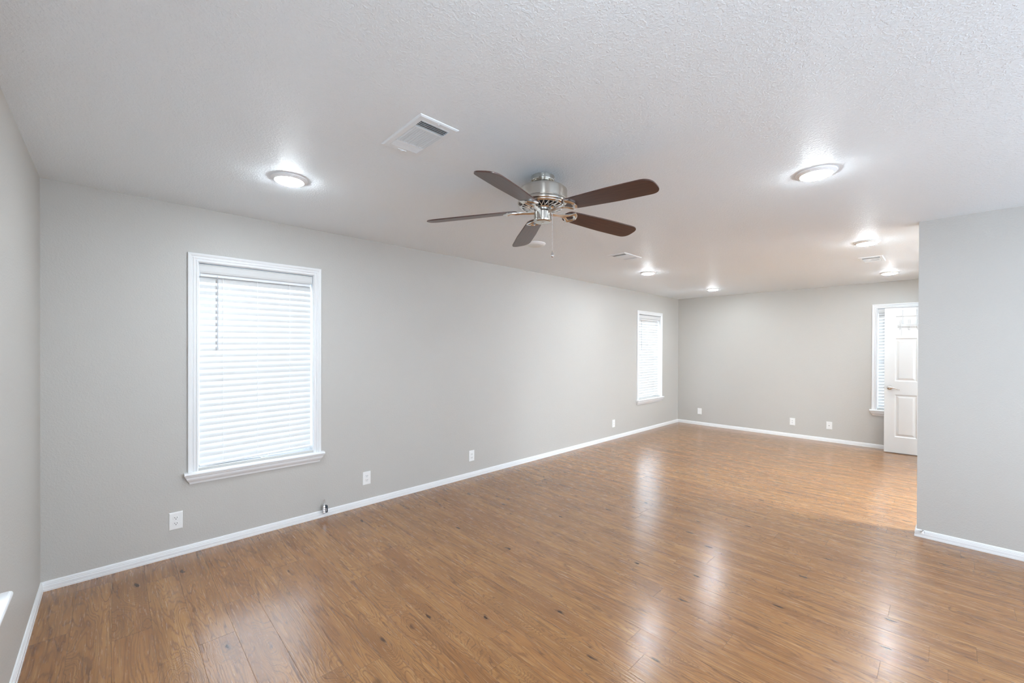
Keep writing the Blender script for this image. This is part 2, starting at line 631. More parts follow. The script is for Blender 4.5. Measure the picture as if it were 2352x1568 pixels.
def build_window(idx, wall, u0, u1, label):
    fn = frame_fn(wall, 1)
    root = empty('window_%d' % idx, fn((u0 + u1) / 2, 0, WZ0))
    struct(root, label)
    inv = root.matrix_world.inverted()

    def add(name, bm, mat, parent=root, **k):
        o = link(name, bm, mat, **k)
        o.parent = parent
        o.matrix_parent_inverse = inv if parent is root else Matrix.Identity(4)
        return o
    zt = 0.565   # top of stool
    # casing, mitred at the two upper corners
    bm = bmesh.new()
    rings = []
    for kind in range(4):
        ring = []
        for w, d in CAS:
            if kind == 0:
                p = (u0 - w, d, zt)
            elif kind == 1:
                p = (u0 - w, d, WZ1 + w)
            elif kind == 2:
                p = (u1 + w, d, WZ1 + w)
            else:
                p = (u1 + w, d, zt)
            ring.append(fn(*p))
        rings.append(ring)
    sweep(bm, rings)
    add('casing', bm, M_TRIM)
    # jamb lining
    bm = bmesh.new()
    e = 0.004
    for a, b in (((u0 - 0.001, -T + 0.03, WZ0), (u0 + e, 0.001, WZ1)), ((u1 - e, -T + 0.03, WZ0), (u1 + 0.001, 0.001, WZ1)),
                 ((u0, -T + 0.03, WZ1 - e), (u1, 0.001, WZ1 + 0.001))):
        bx(bm, a, b, fn)
    add('jamb', bm, M_TRIM)
    # stool: nosed board
    bm = bmesh.new()
    ext = CW + 0.022
    prof = [(-0.10, 0.0), (0.040, 0.0), (0.047, -0.003), (0.050, -0.009), (0.050, -0.015), (0.046, -0.020), (0.040, -0.022), (-0.10, -0.022)]
    # inside the opening the board is as wide as the opening; in front of the wall it has horns
    front = [(0.0, 0.0)] + prof[1:7] + [(0.0, -0.022)]
    sweep(bm, [[fn(u, n, WZ0 - 0.018 + z) for n, z in front] for u in (u0 - ext, u1 + ext)])
    bx(bm, (u0 + 0.001, -T + 0.03, WZ0 - 0.04 + 0.0), (u1 - 0.001, 0.0, WZ0 - 0.018), fn)
    bx(bm, (u0 + 0.001, -T + 0.03, WZ0 - 0.0185), (u1 - 0.001, -0.001, WZ0 + 0.001), fn)
    add('window_sill', bm, M_TRIM, bevel=0.0015)
    # apron: crown-like board with mitred returns
    bm = bmesh.new()
    zb = WZ0 - 0.040
    ap = [(0.0, 0.0, 0.0), (0.040, 0.0, 0.000), (0.040, -0.006, 0.002), (0.034, -0.012, 0.006), (0.033, -0.026, 0.012),
          (0.028, -0.036, 0.017), (0.020, -0.044, 0.022), (0.016, -0.050, 0.026), (0.014, -0.062, 0.030), (0.0, -0.062, 0.030)]
    ring0 = [fn(u0 - ext + 0.003 + i * 1.0, n, zb + z) for n, z, i in ap]
    ring1 = [fn(u1 + ext - 0.003 - i * 1.0, n, zb + z) for n, z, i in ap]
    sweep(bm, [ring0, ring1])
    add('apron', bm, M_TRIM)
    # sashes
    bm = bmesh.new()
    n0, n1 = -0.115, -0.085
    s = 0.035
    zm = (WZ0 + WZ1) / 2
    for za, zb2, nn in ((WZ0, zm + 0.018, 0.012), (zm - 0.018, WZ1, 0.0)):
        for a, b in (((u0, n0 + nn, za), (u0 + s, n1 + nn, zb2)), ((u1 - s, n0 + nn, za), (u1, n1 + nn, zb2)),
                     ((u0 + s, n0 + nn, za), (u1 - s, n1 + nn, za + s)), ((u0 + s, n0 + nn, zb2 - s), (u1 - s, n1 + nn, zb2))):
            bx(bm, a, b, fn)
    fr = add('window_frame', bm, M_FRAME, bevel=0.002)
    bm = bmesh.new()
    bx(bm, (u0 + s, -0.100, WZ0 + s), (u1 - s, -0.097, zm), fn)
    bx(bm, (u0 + s, -0.109, zm), (u1 - s, -0.106, WZ1 - s), fn)
    add('pane', bm, M_GLASS)
    return root


build_window(1, 'A', *WIN_A1, 'large near window with white casing and sill on the long wall')
build_window(2, 'A', *WIN_A2, 'far window beside the corner of the long wall')
build_window(3, 'B', *WIN_B, 'window in the far wall half hidden by the open door')
build_window(4, 'W', *WIN_W, 'window at the left edge of which only the sill end shows')

# added unseen window in the right wall, lets more daylight in
root = empty('window_5', (RX, 2.15, 0.02))
struct(root, 'added unseen window in the right wall for more daylight')
bm = bmesh.new()
y0, y1, z0, z1 = ADDED_WIN_RIGHT
for a, b in (((RX + .04, y0, z0), (RX + .09, y0 + .06, z1)), ((RX + .04, y1 - .06, z0), (RX + .09, y1, z1)), ((RX + .04, 2.36, z0 + .06), (RX + .09, 2.44, z1 - .06)),
             ((RX + .04, y0 + .06, z0), (RX + .09, y1 - .06, z0 + .06)), ((RX + .04, y0 + .06, z1 - .06), (RX + .09, y1 - .06, z1))):
    bx(bm, a, b)
o = link('window_frame', bm, M_FRAME)
o.parent = root
o.matrix_parent_inverse = root.matrix_world.inverted()
bm = bmesh.new()
bx(bm, (RX + .062, y0 + .06, z0 + .06), (RX + .066, 2.36, z1 - .06))
bx(bm, (RX + .062, 2.44, z0 + .06), (RX + .066, y1 - .06, z1 - .06))
o = link('pane', bm, M_GLASS)
o.parent = root
o.matrix_parent_inverse = root.matrix_world.inverted()
# added window behind the camera, unseen, brightens the near room
root = empty('window_7', (3.9, 0, 0.3))
struct(root, 'added unseen window in the near wall that brightens the room')
x0, x1, z0, z1 = ADDED_WIN_NEAR
bm = bmesh.new()
for a, b in (((x0, -.10, z0), (x0 + .05, -.05, z1)), ((x1 - .05, -.10, z0), (x1, -.05, z1)),
             ((x0 + .05, -.10, z0), (x1 - .05, -.05, z0 + .05)), ((x0 + .05, -.10, z1 - .05), (x1 - .05, -.05, z1))):
    bx(bm, a, b)
o = link('window_frame', bm, M_FRAME)
o.parent = root
o.matrix_parent_inverse = root.matrix_world.inverted()
bm = bmesh.new()
bx(bm, (x0 + .05, -.080, z0 + .05), (x1 - .05, -.076, z1 - .05))
o = link('pane', bm, M_GLASS)
o.parent = root
o.matrix_parent_inverse = root.matrix_world.inverted()
# added window beyond the partition, unseen, brightens the far end
root = empty('window_6', (KX, 6.2, 0.9))
struct(root, 'added unseen window beyond the partition, lighting the far end')
y0, y1, z0, z1 = ADDED_WIN_BEYOND
bm = bmesh.new()
for a, b in (((KX + .04, y0, z0), (KX + .09, y0 + .05, z1)), ((KX + .04, y1 - .05, z0), (KX + .09, y1, z1)),
             ((KX + .04, y0 + .05, z0), (KX + .09, y1 - .05, z0 + .05)), ((KX + .04, y0 + .05, z1 - .05), (KX + .09, y1 - .05, z1))):
    bx(bm, a, b)
o = link('window_frame', bm, M_FRAME)
o.parent = root
o.matrix_parent_inverse = root.matrix_world.inverted()
bm = bmesh.new()
bx(bm, (KX + .062, y0 + .05, z0 + .05), (KX + .066, y1 - .05, z1 - .05))
o = link('pane', bm, M_GLASS)
o.parent = root
o.matrix_parent_inverse = root.matrix_world.inverted()


# ================================================================== blinds
def build_blind(wall, u0, u1, label, wand=True, tilt_drop=0.0, group='white slatted blinds in the windows'):
    fn = frame_fn(wall, 1)
    flip = (wall == 'B')
    root = empty('window_blind', fn((u0 + u1) / 2, -0.035, WZ1))
    tag(root, label, 'blind', group)
    inv = root.matrix_world.inverted()

    def add(name, bm, mat, **k):
        o = link(name, bm, mat, **k)
        o.parent = root
        o.matrix_parent_inverse = inv
        return o
    a, b = u0 + 0.010, u1 - 0.012
    nc = -0.040
    zt = WZ1 - 0.009
    # headrail and valance
    bm = bmesh.new()
    bx(bm, (a + 0.004, nc - 0.026, zt - 0.086), (b - 0.004, nc + 0.020, zt), fn)
    add('headrail', bm, M_FRAME, bevel=0.001)
    bm = bmesh.new()
    vp = [(-0.010, 0.0), (-0.003, 0.0), (-0.001, -0.004), (-0.003, -0.009), (-0.003, -0.014), (-0.0015, -0.018), (-0.0015, -0.050), (-0.003, -0.054), (-0.003, -0.059), (-0.006, -0.064), (-0.010, -0.064)]
    sweep(bm, [[fn(u, n - 0.002, zt - 0.001 + z) for n, z in vp] for u in (a - 0.003, b + 0.003)])
    add('valance', bm, M_SLAT)
    # slats
    bm = bmesh.new()
    pitch = 0.0442
    zs = zt - 0.104
    zend = WZ0 + 0.032
    n = int((zs - zend) / pitch) + 1
    pitch = (zs - zend - 0.016) / (n - 1)
    W2 = 0.0252
    th = math.radians(65)
    for i in range(n):
        z = zs - i * pitch
        f = i / (n - 1)
        sec = []
        for k in range(7):
            t = -1 + 2 * k / 6
            crown = 0.0042 * (1 - t * t)
            # t=-1 outer (glass side) edge is high, t=+1 room edge is low
            dn = t * W2 * math.cos(th) + crown * math.sin(th)
            dz = -t * W2 * math.sin(th) + crown * math.cos(th)
            sec.append((dn, dz))
        tk = 0.0013
        low = [(p[0] - tk * math.sin(th), p[1] - tk * math.cos(th)) for p in reversed(sec)]
        ringp = sec + low
        dl, dr = -tilt_drop * f * 0.15, tilt_drop * f
        if flip:
            dl, dr = dr, dl
        sweep(bm, [[fn(a, nc + q[0], z + dl + q[1]) for q in ringp], [fn(b, nc + q[0], z + dr + q[1]) for q in ringp]])
    add('slats', bm, M_SLAT, smooth=True)
    # bottom rail
    bm = bmesh.new()
    zb = WZ0 + 0.016
    rp = [(-0.020, 0.006), (0.0, 0.010), (0.020, 0.006), (0.022, -0.006), (-0.022, -0.006)]
    dl, dr = (-tilt_drop * 0.15 - 0.006, tilt_drop - 0.004)
    sweep(bm, [[fn(a, nc + q[0], zb + dl + q[1]) for q in rp], [fn(b, nc + q[0], zb + dr + q[1]) for q in rp]])
    add('bottom_rail', bm, M_SLAT, bevel=0.0015)
    # ladder cords
    for k, fr in enumerate((0.187, 0.482, 0.785)):
        bm = bmesh.new()
        u = a + (b - a) * fr
        w = 0.0011
        bx(bm, (u - w, nc + 0.0165, zb), (u + w, nc + 0.0178, zt - 0.06), fn)
        bx(bm, (u - w, nc - 0.0178, zb), (u + w, nc - 0.0165, zt - 0.06), fn)
        for i in range(n):
            z = zs - i * pitch - 0.021
            bx(bm, (u - w, nc - 0.0165, z - 0.0006), (u + w, nc + 0.0165, z + 0.0006), fn)
        add('ladder_cord', bm, M_CORD)
    if wand:
        bm = bmesh.new()
        u = a + (b - a) * 0.140
        ztop, zb2 = zt - 0.10, zt - 0.615
        tube(bm, [fn(u, -0.0065, ztop), fn(u, -0.0065, zb2 + 0.02), fn(u, -0.0065, zb2)], 0.0040, 6)
        tube(bm, [fn(u, -0.0065, ztop), fn(u, -0.016, ztop + 0.012), fn(u, -0.022, ztop + 0.03)], 0.0015, 6)
        add('tilt_wand', bm, M_WAND)
    # loop of lift cord lying at the foot
    bm = bmesh.new()
    pts = []
    uc = a + (b - a) * 0.52
    for k in range(15):
        t = k / 14
        ang = PI * (1.05 + 1.05 * t)
        pts.append(fn(uc + 0.030 * math.cos(ang) + 0.01, -0.010 + 0.010 * math.sin(PI * t), WZ0 + 0.022 + 0.017 * math.sin(ang)))
    tube(bm, pts, 0.0016, 6)
    add('lift_cord', bm, M_CORD)
    return root


build_blind('A', *WIN_A1, 'closed white slatted blind with a grey tilt wand, in the large near window', True, 0.020)
build_blind('A', *WIN_A2, 'white slatted blind in the small looking far window next to the room corner', True, 0.004)
build_blind('B', *WIN_B, 'white blind partly covered by the open white door', False, 0.0)
build_blind('W', *WIN_W, 'white blind in the near wall window cut off at the left edge', False, 0.0)

# ================================================================== ceiling lights
GL = 'round disc lights on the ceiling'


def build_lamp(lit):
    root = empty('ceiling_light', (0, 0, H))
    bm = bmesh.new()
    lathe(bm, [(0.060, 0.0), (0.0965, 0.0), (0.0975, -0.003), (0.0955, -0.0065), (0.088, -0.0105), (0.082, -0.0150), (0.0775, -0.0165), (0.0745, -0.0150), (0.0745, -0.010)], 64)
    o = link('trim_ring', bm, M_RING, smooth=True)
    o.parent = root
    bm = bmesh.new()
    lathe(bm, [(0.0745, -0.0125), (0.0735, -0.0180), (0.066, -0.0225), (0.045, -0.0262), (0.020, -0.0278), (0.004, -0.0280)], 48, cap1=True)
    o = link('diffuser', bm, M_LAMP if lit else M_LENSOFF, smooth=True)
    o.parent = root
    if lit:
        o['label'] = 'glowing white diffuser'
    return root


lamp_lit = build_lamp(True)
spots = [
    (1.010, 1.060, 'lit round ceiling light above the large near window'),
    (3.180, 3.160, 'largest looking lit round ceiling light, right of the fan'),
    (1.010, 5.320, 'lit round ceiling light just right of the small middle air vent'),
    (1.030, 7.440, 'lit round ceiling light nearest the far left corner of the room'),
    (3.180, 5.330, 'lit round ceiling light in front of the comb-like far air vent'),
    (3.185, 7.500, 'lit round ceiling light above the open door'),
    (3.180, 1.050, 'lit round ceiling light just above the top of the photo'),
]
for i, (x, y, lab) in enumerate(spots):
    o = lamp_lit if i == 0 else dup(lamp_lit)
    o.location = (x, y, H)
    tag(o, lab, 'ceiling light', GL)
lamp_off = build_lamp(False)
lamp_off.location = (0.995, 3.195, H)
tag(lamp_off, 'unlit round ceiling light half hidden behind the lowest fan blade', 'ceiling light', GL)

# added box light, unseen: its light spills past the partition
root = empty('added_box_light', (5.25, 5.45, H))
tag(root, 'added unseen box light beyond the partition that brightens the far end', 'ceiling light')
bm = bmesh.new()
bx(bm, (-0.62, -0.16, -0.030), (0.62, 0.16, 0.0))
o = link('housing', bm, M_VENT, bevel=0.004)
o.parent = root
bm = bmesh.new()
bx(bm, (-0.60, -0.145, -0.105), (0.60, 0.145, -0.030))
o = link('diffuser', bm, M_ADDED_BOX, bevel=0.02, seg=3)
o.parent = root


# ================================================================== air vents
def build_vent(wx, wy, label, rotz, loc):
    """register: long side along local x; banks: 5 slots | comb of short slots | 5 slots"""
    root = empty('air_vent', loc, rotz)
    tag(root, label, 'air vent', 'white air registers in the ceiling')
    hx, hy = wx / 2, wy / 2
    ix, iy = hx - 0.036, hy - 0.029
    # frame with sloped edge
    bm = bmesh.new()
    rings = []
    for w, z in ((0.0, 0.0), (0.001, -0.003), (0.008, -0.0065), (0.034, -0.0065), (0.036, -0.004), (0.036, 0.0)):
        k = w / 0.036
        x, y = hx - k * 0.036, hy - k * 0.029
        rings.append([(-x, -y, z), (x, -y, z), (x, y, z), (-x, y, z)])
    sweep(bm, rings, caps=False)
    for sx in (-1, 1):
        xs = sx * (hx - 0.016)
        for s in range(1):
            lathe(bm, [(0.0035, -0.0065), (0.003, -0.0082), (0.001, -0.0088)], 10, xs, 0.0, cap1=True)
    o = link('frame', bm, M_VENT)
    o.parent = root
    bm = bmesh.new()
    bx(bm, (-ix, -iy, -0.0012), (ix, iy, -0.0006))
    o = link('duct_opening', bm, M_DUCT)
    o.parent = root
    # louvres
    bank = 0.060
    bm = bmesh.new()
    n = 6
    for side in (-1, 1):
        for k in range(n):
            t = k / (n - 1)
            xa = side * (ix - bank + bank * t)
            # blades lean outwards: open seen from the camera side on one bank, closed on the other
            dx = side * (0.0075 if side < 0 else 0.0055)
            w = 0.0007
            vs = [(xa - w, -0.0010), (xa + w, -0.0010), (xa + dx + w, -0.0078), (xa + dx - w, -0.0078)]
            if k == n - 1:
                vs = [(xa - 0.003, -0.0010), (xa + 0.001, -0.0010), (xa + 0.001, -0.0070), (xa - 0.003, -0.0070)]
                if side < 0:
                    vs = [(-a, b) for a, b in [(-xa * 1.0 - 0.003, -0.0010), (-xa + 0.001, -0.0010), (-xa + 0.001, -0.0070), (-xa - 0.003, -0.0070)]]
            sweep(bm, [[(a, -iy, b) for a, b in vs], [(a, iy, b) for a, b in vs]])
    cx = ix - bank
    for s in (-1, 1):
        bx(bm, (s * cx - 0.005, -iy, -0.0072), (s * cx + 0.005, iy, -0.001))
    m = 12
    for k in range(m):
        yy = -iy + (k + 0.5) * (2 * iy) / m
        dy = 0.0066
        w = 0.0007
        vs = [(yy - dy / 2 - w, -0.0012), (yy - dy / 2 + w, -0.0012), (yy + dy / 2 + w, -0.0074), (yy + dy / 2 - w, -0.0074)]
        sweep(bm, [[(-cx + 0.005, a, b) for a, b in vs], [(cx - 0.005, a, b) for a, b in vs]])
    o = link('louvres', bm, M_VENT)
    o.parent = root
    # damper lever
    bm = bmesh.new()
    bx(bm, (-ix - 0.016, -0.022, -0.0085), (-ix - 0.012, 0.022, -0.0060))
    bx(bm, (-ix - 0.020, -0.004, -0.0120), (-ix - 0.010, 0.004, -0.0080))
    o = link('damper_lever', bm, M_VENT)
    o.parent = root
    return root


build_vent(0.360, 0.200, 'large near air vent with dark louvres, up and left of the ceiling fan', 0.0, (1.968, 1.350, H))
build_vent(0.355, 0.205, 'small looking middle air vent beyond the ceiling fan', PI / 2, (1.300, 4.270, H))
build_vent(0.360, 0.200, 'far air vent with comb-like slots between two lit lights near the partition', PI / 2, (3.125, 6.310, H))


# ================================================================== ceiling fan
def build_fan():
    FC = (2.068, 2.107)
    root = empty('ceiling_fan', (FC[0], FC[1], H))
    tag(root, 'brushed nickel ceiling fan with five dark walnut blades and a pull chain', 'ceiling fan')

    def part(name, bm, mat, parent=root, **k):
        o = link(name, bm, mat, **k)
        o.parent = parent
        return o
    # z values are relative to the ceiling
    bm = bmesh.new()
    lathe(bm, [(0.030, 0.0), (0.066, 0.0), (0.0675, -0.002), (0.0675, -0.024), (0.066, -0.027), (0.060, -0.029), (0.054, -0.031),
               (0.056, -0.036), (0.062, -0.042), (0.0655, -0.048), (0.064, -0.054), (0.058, -0.060), (0.050, -0.070), (0.048, -0.080)], 64)
    for k in range(4):
        a = PI / 4 + k * PI / 2
        ball(bm, (0.0675 * math.cos(a), 0.0675 * math.sin(a), -0.011), 0.0035, 1.0, 8)
    part('canopy', bm, M_NICKEL, smooth=True)
    bm = bmesh.new()
    lathe(bm, [(0.020, -0.066), (0.112, -0.066), (0.122, -0.068), (0.1285, -0.072), (0.1300, -0.076), (0.1300, -0.079), (0.1370, -0.080), (0.1405, -0.083), (0.1410, -0.087), (0.1410, -0.140),
               (0.1398, -0.142), (0.1398, -0.144), (0.1415, -0.146), (0.1440, -0.150), (0.1450, -0.155), (0.1440, -0.160), (0.1400, -0.165), (0.1330, -0.168)], 96)
    part('motor_housing', bm, M_NICKEL, smooth=True)
    # vented underside: dark core, ring and zigzag ribs
    bm = bmesh.new()
    lathe(bm, [(0.134, -0.160), (0.080, -0.166), (0.040, -0.172)], 48)
    part('vent_core', bm, M_DUCT, smooth=True)
    bm = bmesh.new()
    lathe(bm, [(0.136, -0.163), (0.135, -0.169), (0.124, -0.175), (0.119, -0.175), (0.121, -0.167)], 72)
    lathe(bm, [(0.052, -0.178), (0.068, -0.181), (0.072, -0.186), (0.062, -0.192), (0.050, -0.192)], 48)
    nr = 24
    for k in range(nr):
        a0 = 2 * PI * k / nr
        for s in (0, 1):
            a1 = 2 * PI * (k + 0.5) / nr
            a2 = 2 * PI * (k + s) / nr
            p0 = Vector((0.122 * math.cos(a2), 0.122 * math.sin(a2), -0.172))
            p1 = Vector((0.068 * math.cos(a1), 0.068 * math.sin(a1), -0.182))
            tube(bm, [p0, (p0 + p1) / 2 + Vector((0, 0, -0.002)), p1], 0.0031, 6)
    part('vent_grille', bm, M_NICKEL2, smooth=True)
    bm = bmesh.new()
    lathe(bm, [(0.030, -0.180), (0.044, -0.182), (0.047, -0.186), (0.047, -0.196), (0.036, -0.200), (0.030, -0.200)], 48)
    for k in range(10):
        a = 2 * PI * k / 10
        ball(bm, (0.047 * math.cos(a), 0.047 * math.sin(a), -0.191), 0.0035, 1, 8)
    part('flywheel', bm, M_NICKEL2, smooth=True)
    bm = bmesh.new()
    lathe(bm, [(0.028, -0.194), (0.030, -0.199), (0.048, -0.203), (0.050, -0.206), (0.050, -0.246), (0.0520, -0.248), (0.0520, -0.252), (0.0495, -0.258), (0.044, -0.262), (0.040, -0.263),
               (0.034, -0.2625), (0.010, -0.264), (0.004, -0.2655), (0.0035, -0.268), (0.001, -0.269)], 64, cap1=True)
    part('switch_housing', bm, M_NICKEL, smooth=True)
    # blades
    PITCH_A = math.radians(FAN_PITCH)
    ZB = -0.196
    DROOP = -0.062

    def twist(r, w, z):
        """local blade space: r outwards, w across, z up"""
        t = min(1.0, max(0.0, (r - 0.055) / 0.10))
        t = t * t * (3 - 2 * t)
        c, s = math.cos(PITCH_A * t), math.sin(PITCH_A * t)
        zz = -0.199 + (ZB + 0.199) * t + DROOP * max(0.0, r - 0.12)
        return (r, w * c - z * s, zz + w * s + z * c)
    # outline of a blade
    out = []
    R0, R1 = 0.150, 0.690
    halfw = lambda r: 0.052 + 0.016 * min(1, (r - R0) / 0.30)
    N = 10
    for k in range(N + 1):          # root, rounded
        a = PI / 2 + PI * k / N
        out.append((R0 + 0.036 + 0.036 * math.cos(a), 0.052 * math.sin(a)))
    for r in (0.24, 0.30, 0.38, 0.46, 0.54, 0.59):
        out.append((r, -halfw(r)))
    hw = halfw(R1)
    for k in range(27):
        a = -PI / 2 + PI * k / 26
        sw = math.sin(a)
        out.append((R1 - 0.070 + 0.070 * abs(math.cos(a)) ** 0.72, hw * math.copysign(abs(sw) ** 0.72, sw)))
    for r in (0.59, 0.54, 0.46, 0.38, 0.30, 0.24):
        out.append((r, halfw(r)))
    # blade iron outline (half, mirrored) and its opening
    io = [(0.044, 0.013), (0.080, 0.0115), (0.110, 0.0115), (0.130, 0.0135), (0.150, 0.018), (0.165, 0.026), (0.177, 0.038), (0.187, 0.051), (0.193, 0.059),
          (0.205, 0.053), (0.220, 0.038), (0.230, 0.020), (0.234, 0.006)]
    iw = [(0.163, 0.003), (0.168, 0.006), (0.176, 0.011), (0.184, 0.017), (0.191, 0.022), (0.197, 0.023), (0.203, 0.018), (0.208, 0.010), (0.210, 0.003)]

    def iron_bm():
        bm = bmesh.new()
        o = io + [(r, -w) for r, w in reversed(io)]
        i_ = iw + [(r, -w) for r, w in reversed(iw)]
        zt, zb = -0.0035, -0.0105
        # arm: profile strips from root to opening
        def face_quads(zv, flip):
            half = io
            for s in (1, -1):
                # outer strip to inner opening, matched by parameter
                inner = []
                for (r, w) in half:
                    if r < 0.160:
                        inner.append((r, 0.0))
                    else:
                        # closest along the opening by polar angle about its centre
                        inner.append(None)
                k0 = next(i for i, q in enumerate(inner) if q is None)
                m = len(half) - k0
                for j in range(m):
                    t = j / (m - 1) * (len(iw) - 1)
                    a = int(min(len(iw) - 2, t))
                    f = t - a
                    inner[k0 + j] = (iw[a][0] * (1 - f) + iw[a + 1][0] * f, iw[a][1] * (1 - f) + iw[a + 1][1] * f)
                inner[k0 - 1] = (inner[k0 - 1][0], 0.0)
                yield s, half, inner
        for s, half, inner in face_quads(0, False):
            rings = []
            for (ro, wo), (ri, wi) in zip(half, inner):
                mid = (ro + ri) / 2, (wo + wi) / 2
                e = 0.0022
                d = math.hypot(ro - ri, wo - wi) or 1
                e = min(e, d * 0.3)
                ux, uy = (ro - ri) / d * e, (wo - wi) / d * e
                crown = 0.0042
                sec = [(ri, wi, zt), (ro, wo, zt), (ro, wo, zb + 0.002), (ro - ux, wo - uy, zb), (mid[0], mid[1], zb - crown), (ri + ux, wi + uy, zb), (ri, wi, zb + 0.002)]
                rings.append([twist(r, s * w, z) for r, w, z in sec])
            sweep(bm, rings)
        # bridging bar at the tip of the crescent
        bx(bm, (0.2095, -0.0065, zb - 0.001), (0.2342, 0.0065, zt), twist)
        bx(bm, (0.150, -0.0045, zb - 0.001), (0.1645, 0.0045, zt), twist)
        return bm
    bmb = bmesh.new()
    top = [bmb.verts.new(twist(r, w, 0.0035)) for r, w in out]
    bot = [bmb.verts.new(twist(r, w, -0.0030)) for r, w in out]
    bmb.faces.new(top)
    bmb.faces.new(list(reversed(bot)))
    nn = len(out)
    for i in range(nn):
        j = (i + 1) % nn
        bmb.faces.new((top[i], bot[i], bot[j], top[j]))
    b0 = part('blade', bmb, M_BLADE, bevel=0.0012)
    i0 = link('blade_bracket', iron_bm(), M_NICKEL2, smooth=True)
    i0.parent = b0
    for k in range(5):
        b = b0 if k == 0 else b0.copy()
        if k:
            COL.objects.link(b)
            ic = i0.copy()
            COL.objects.link(ic)
            ic.parent = b
        b.rotation_euler = (0, 0, math.radians(FAN_PHASE + 72 * k))
    # pull chain: on the camera-right side of the switch housing
    ca = r0.normalized()
    cxy = Vector((ca.x, ca.y, 0)) * 0.056
    bm = bmesh.new()
    z = -0.216
    tube(bm, [(cxy.x * 0.86, cxy.y * 0.86, -0.214), (cxy.x, cxy.y, -0.215), (cxy.x * 1.02, cxy.y * 1.02, -0.222)], 0.0035, 8)
    zz = -0.222
    while zz > -0.425:
        ball(bm, (cxy.x * 1.02, cxy.y * 1.02, zz), 0.00125, 1.0, 6)
        zz -= 0.0034
    tube(bm, [(cxy.x * 1.02, cxy.y * 1.02, -0.222), (cxy.x * 1.02, cxy.y * 1.02, -0.428)], 0.0006, 6)
    for q in (-0.275, -0.315, -0.340, -0.370, -0.400):
        ball(bm, (cxy.x * 1.02, cxy.y * 1.02, q), 0.0020, 1.0, 8)
    ch = part('pull_chain', bm, M_CHROME, smooth=True)
    bm = bmesh.new()
    fx, fy = cxy.x * 1.02, cxy.y * 1.02
    lathe(bm, [(0.0012, -0.424), (0.0022, -0.430), (0.0045, -0.438), (0.0072, -0.446), (0.0086, -0.453), (0.0080, -0.459), (0.0052, -0.463), (0.001, -0.4645)], 20, fx, fy, cap0=True, cap1=True)
    f = link('fob', bm, M_CHROME, smooth=True)
    f.parent = ch
    return root


FAN_PITCH = -12.0
FAN_PHASE = 2.0
build_fan()


# ================================================================== outlets
def build_outlet(wall, u, z, style, label, name='wall_outlet', cat='outlet'):
    """local: x across, y out of the wall, z up"""
    if wall == 'A':
        mw = Matrix.Translation((0, u, z)) @ Matrix.Rotation(-PI / 2, 4, 'Z')
    elif wall == 'B':
        mw = Matrix.Translation((u, L, z)) @ Matrix.Rotation(PI, 4, 'Z')
    root = empty(name, (0, 0, 0))
    root.matrix_world = mw
    tag(root, label, cat, 'white wall plates low on the walls')

    def part(nm, bm, mat, parent=root, **k):
        o = link(nm, bm, mat, **k)
        o.parent = parent
        return o
    w, h = 0.0375, 0.0595
    bm = bmesh.new()
    rings = []
    for e, y in ((0, 0.0), (0.0, 0.0035), (0.0015, 0.0055), (0.006, 0.0066)):
        rings.append([(-w + e, y, -h + e), (w - e, y, -h + e), (w - e, y, h - e), (-w + e, y, h - e)])
    sweep(bm, rings)
    part('plate', bm, M_PLATE)

    def disc(bm, cx, cz, r, y0, y1, sz=1.0, n=20):
        ring = lambda y, rr: [(cx + rr * math.cos(2 * PI * k / n), y, cz + rr * sz * math.sin(2 * PI * k / n)) for k in range(n)]
        sweep(bm, [ring(y0, r), ring(y1, r * 0.96)])
    if style == 'duplex':
        for cz in (0.0195, -0.0195):
            bm = bmesh.new()
            n = 28
            pts = []
            for k in range(n):
                a = 2 * PI * k / n
                pts.append((0.0172 * math.cos(a), max(-0.0132, min(0.0132, 0.0172 * math.sin(a)))))
            sweep(bm, [[(x, 0.006, cz + zz) for x, zz in pts], [(x * .97, 0.0088, cz + zz * .97) for x, zz in pts]])
            so = part('socket', bm, M_PLATE)
            bm = bmesh.new()
            bx(bm, (-0.0075, 0.0086, cz - 0.0005), (-0.0050, 0.0091, cz + 0.0082))
            bx(bm, (0.0050, 0.0086, cz + 0.0005), (0.0075, 0.0091, cz + 0.0080))
            disc(bm, 0.0, cz - 0.0065, 0.0027, 0.0086, 0.0092, 1.0, 12)
            link_o = part('slot', bm, M_SLOT)
            link_o.parent = so
        bm = bmesh.new()
        disc(bm, 0, 0, 0.003, 0.0062, 0.0072, 1.0, 12)
        part('screw', bm, M_PLATE)
    elif style == 'decora':
        bm = bmesh.new()
        bx(bm, (-0.0168, 0.006, -0.0335), (0.0168, 0.0082, 0.0335))
        so = part('socket', bm, M_PLATE, bevel=0.0008)
        for cz in (0.0175, -0.0175):
            bm = bmesh.new()
            bx(bm, (-0.0065, 0.0080, cz - 0.003), (0.0065, 0.0085, cz + 0.006))
            o = part('slot', bm, M_WAND)
            o.parent = so
    elif style == 'blank':
        bm = bmesh.new()
        bx(bm, (-0.0168, 0.006, -0.0335), (0.0168, 0.0078, 0.0335))
        part('insert', bm, M_PLATE, bevel=0.0008)
    elif style == 'coax':
        bm = bmesh.new()
        disc(bm, 0, 0, 0.0065, 0.006, 0.009, 1.0, 6)
        part('nut', bm, M_CHROME)
        bm = bmesh.new()
        disc(bm, 0, 0, 0.0045, 0.009, 0.017, 1.0, 14)
        part('connector', bm, M_SLOT)
        for s in (-1, 1):
            bm = bmesh.new()
            disc(bm, 0, s * 0.041, 0.003, 0.0062, 0.0072, 1.0, 12)
            part('screw', bm, M_WAND)
    return root


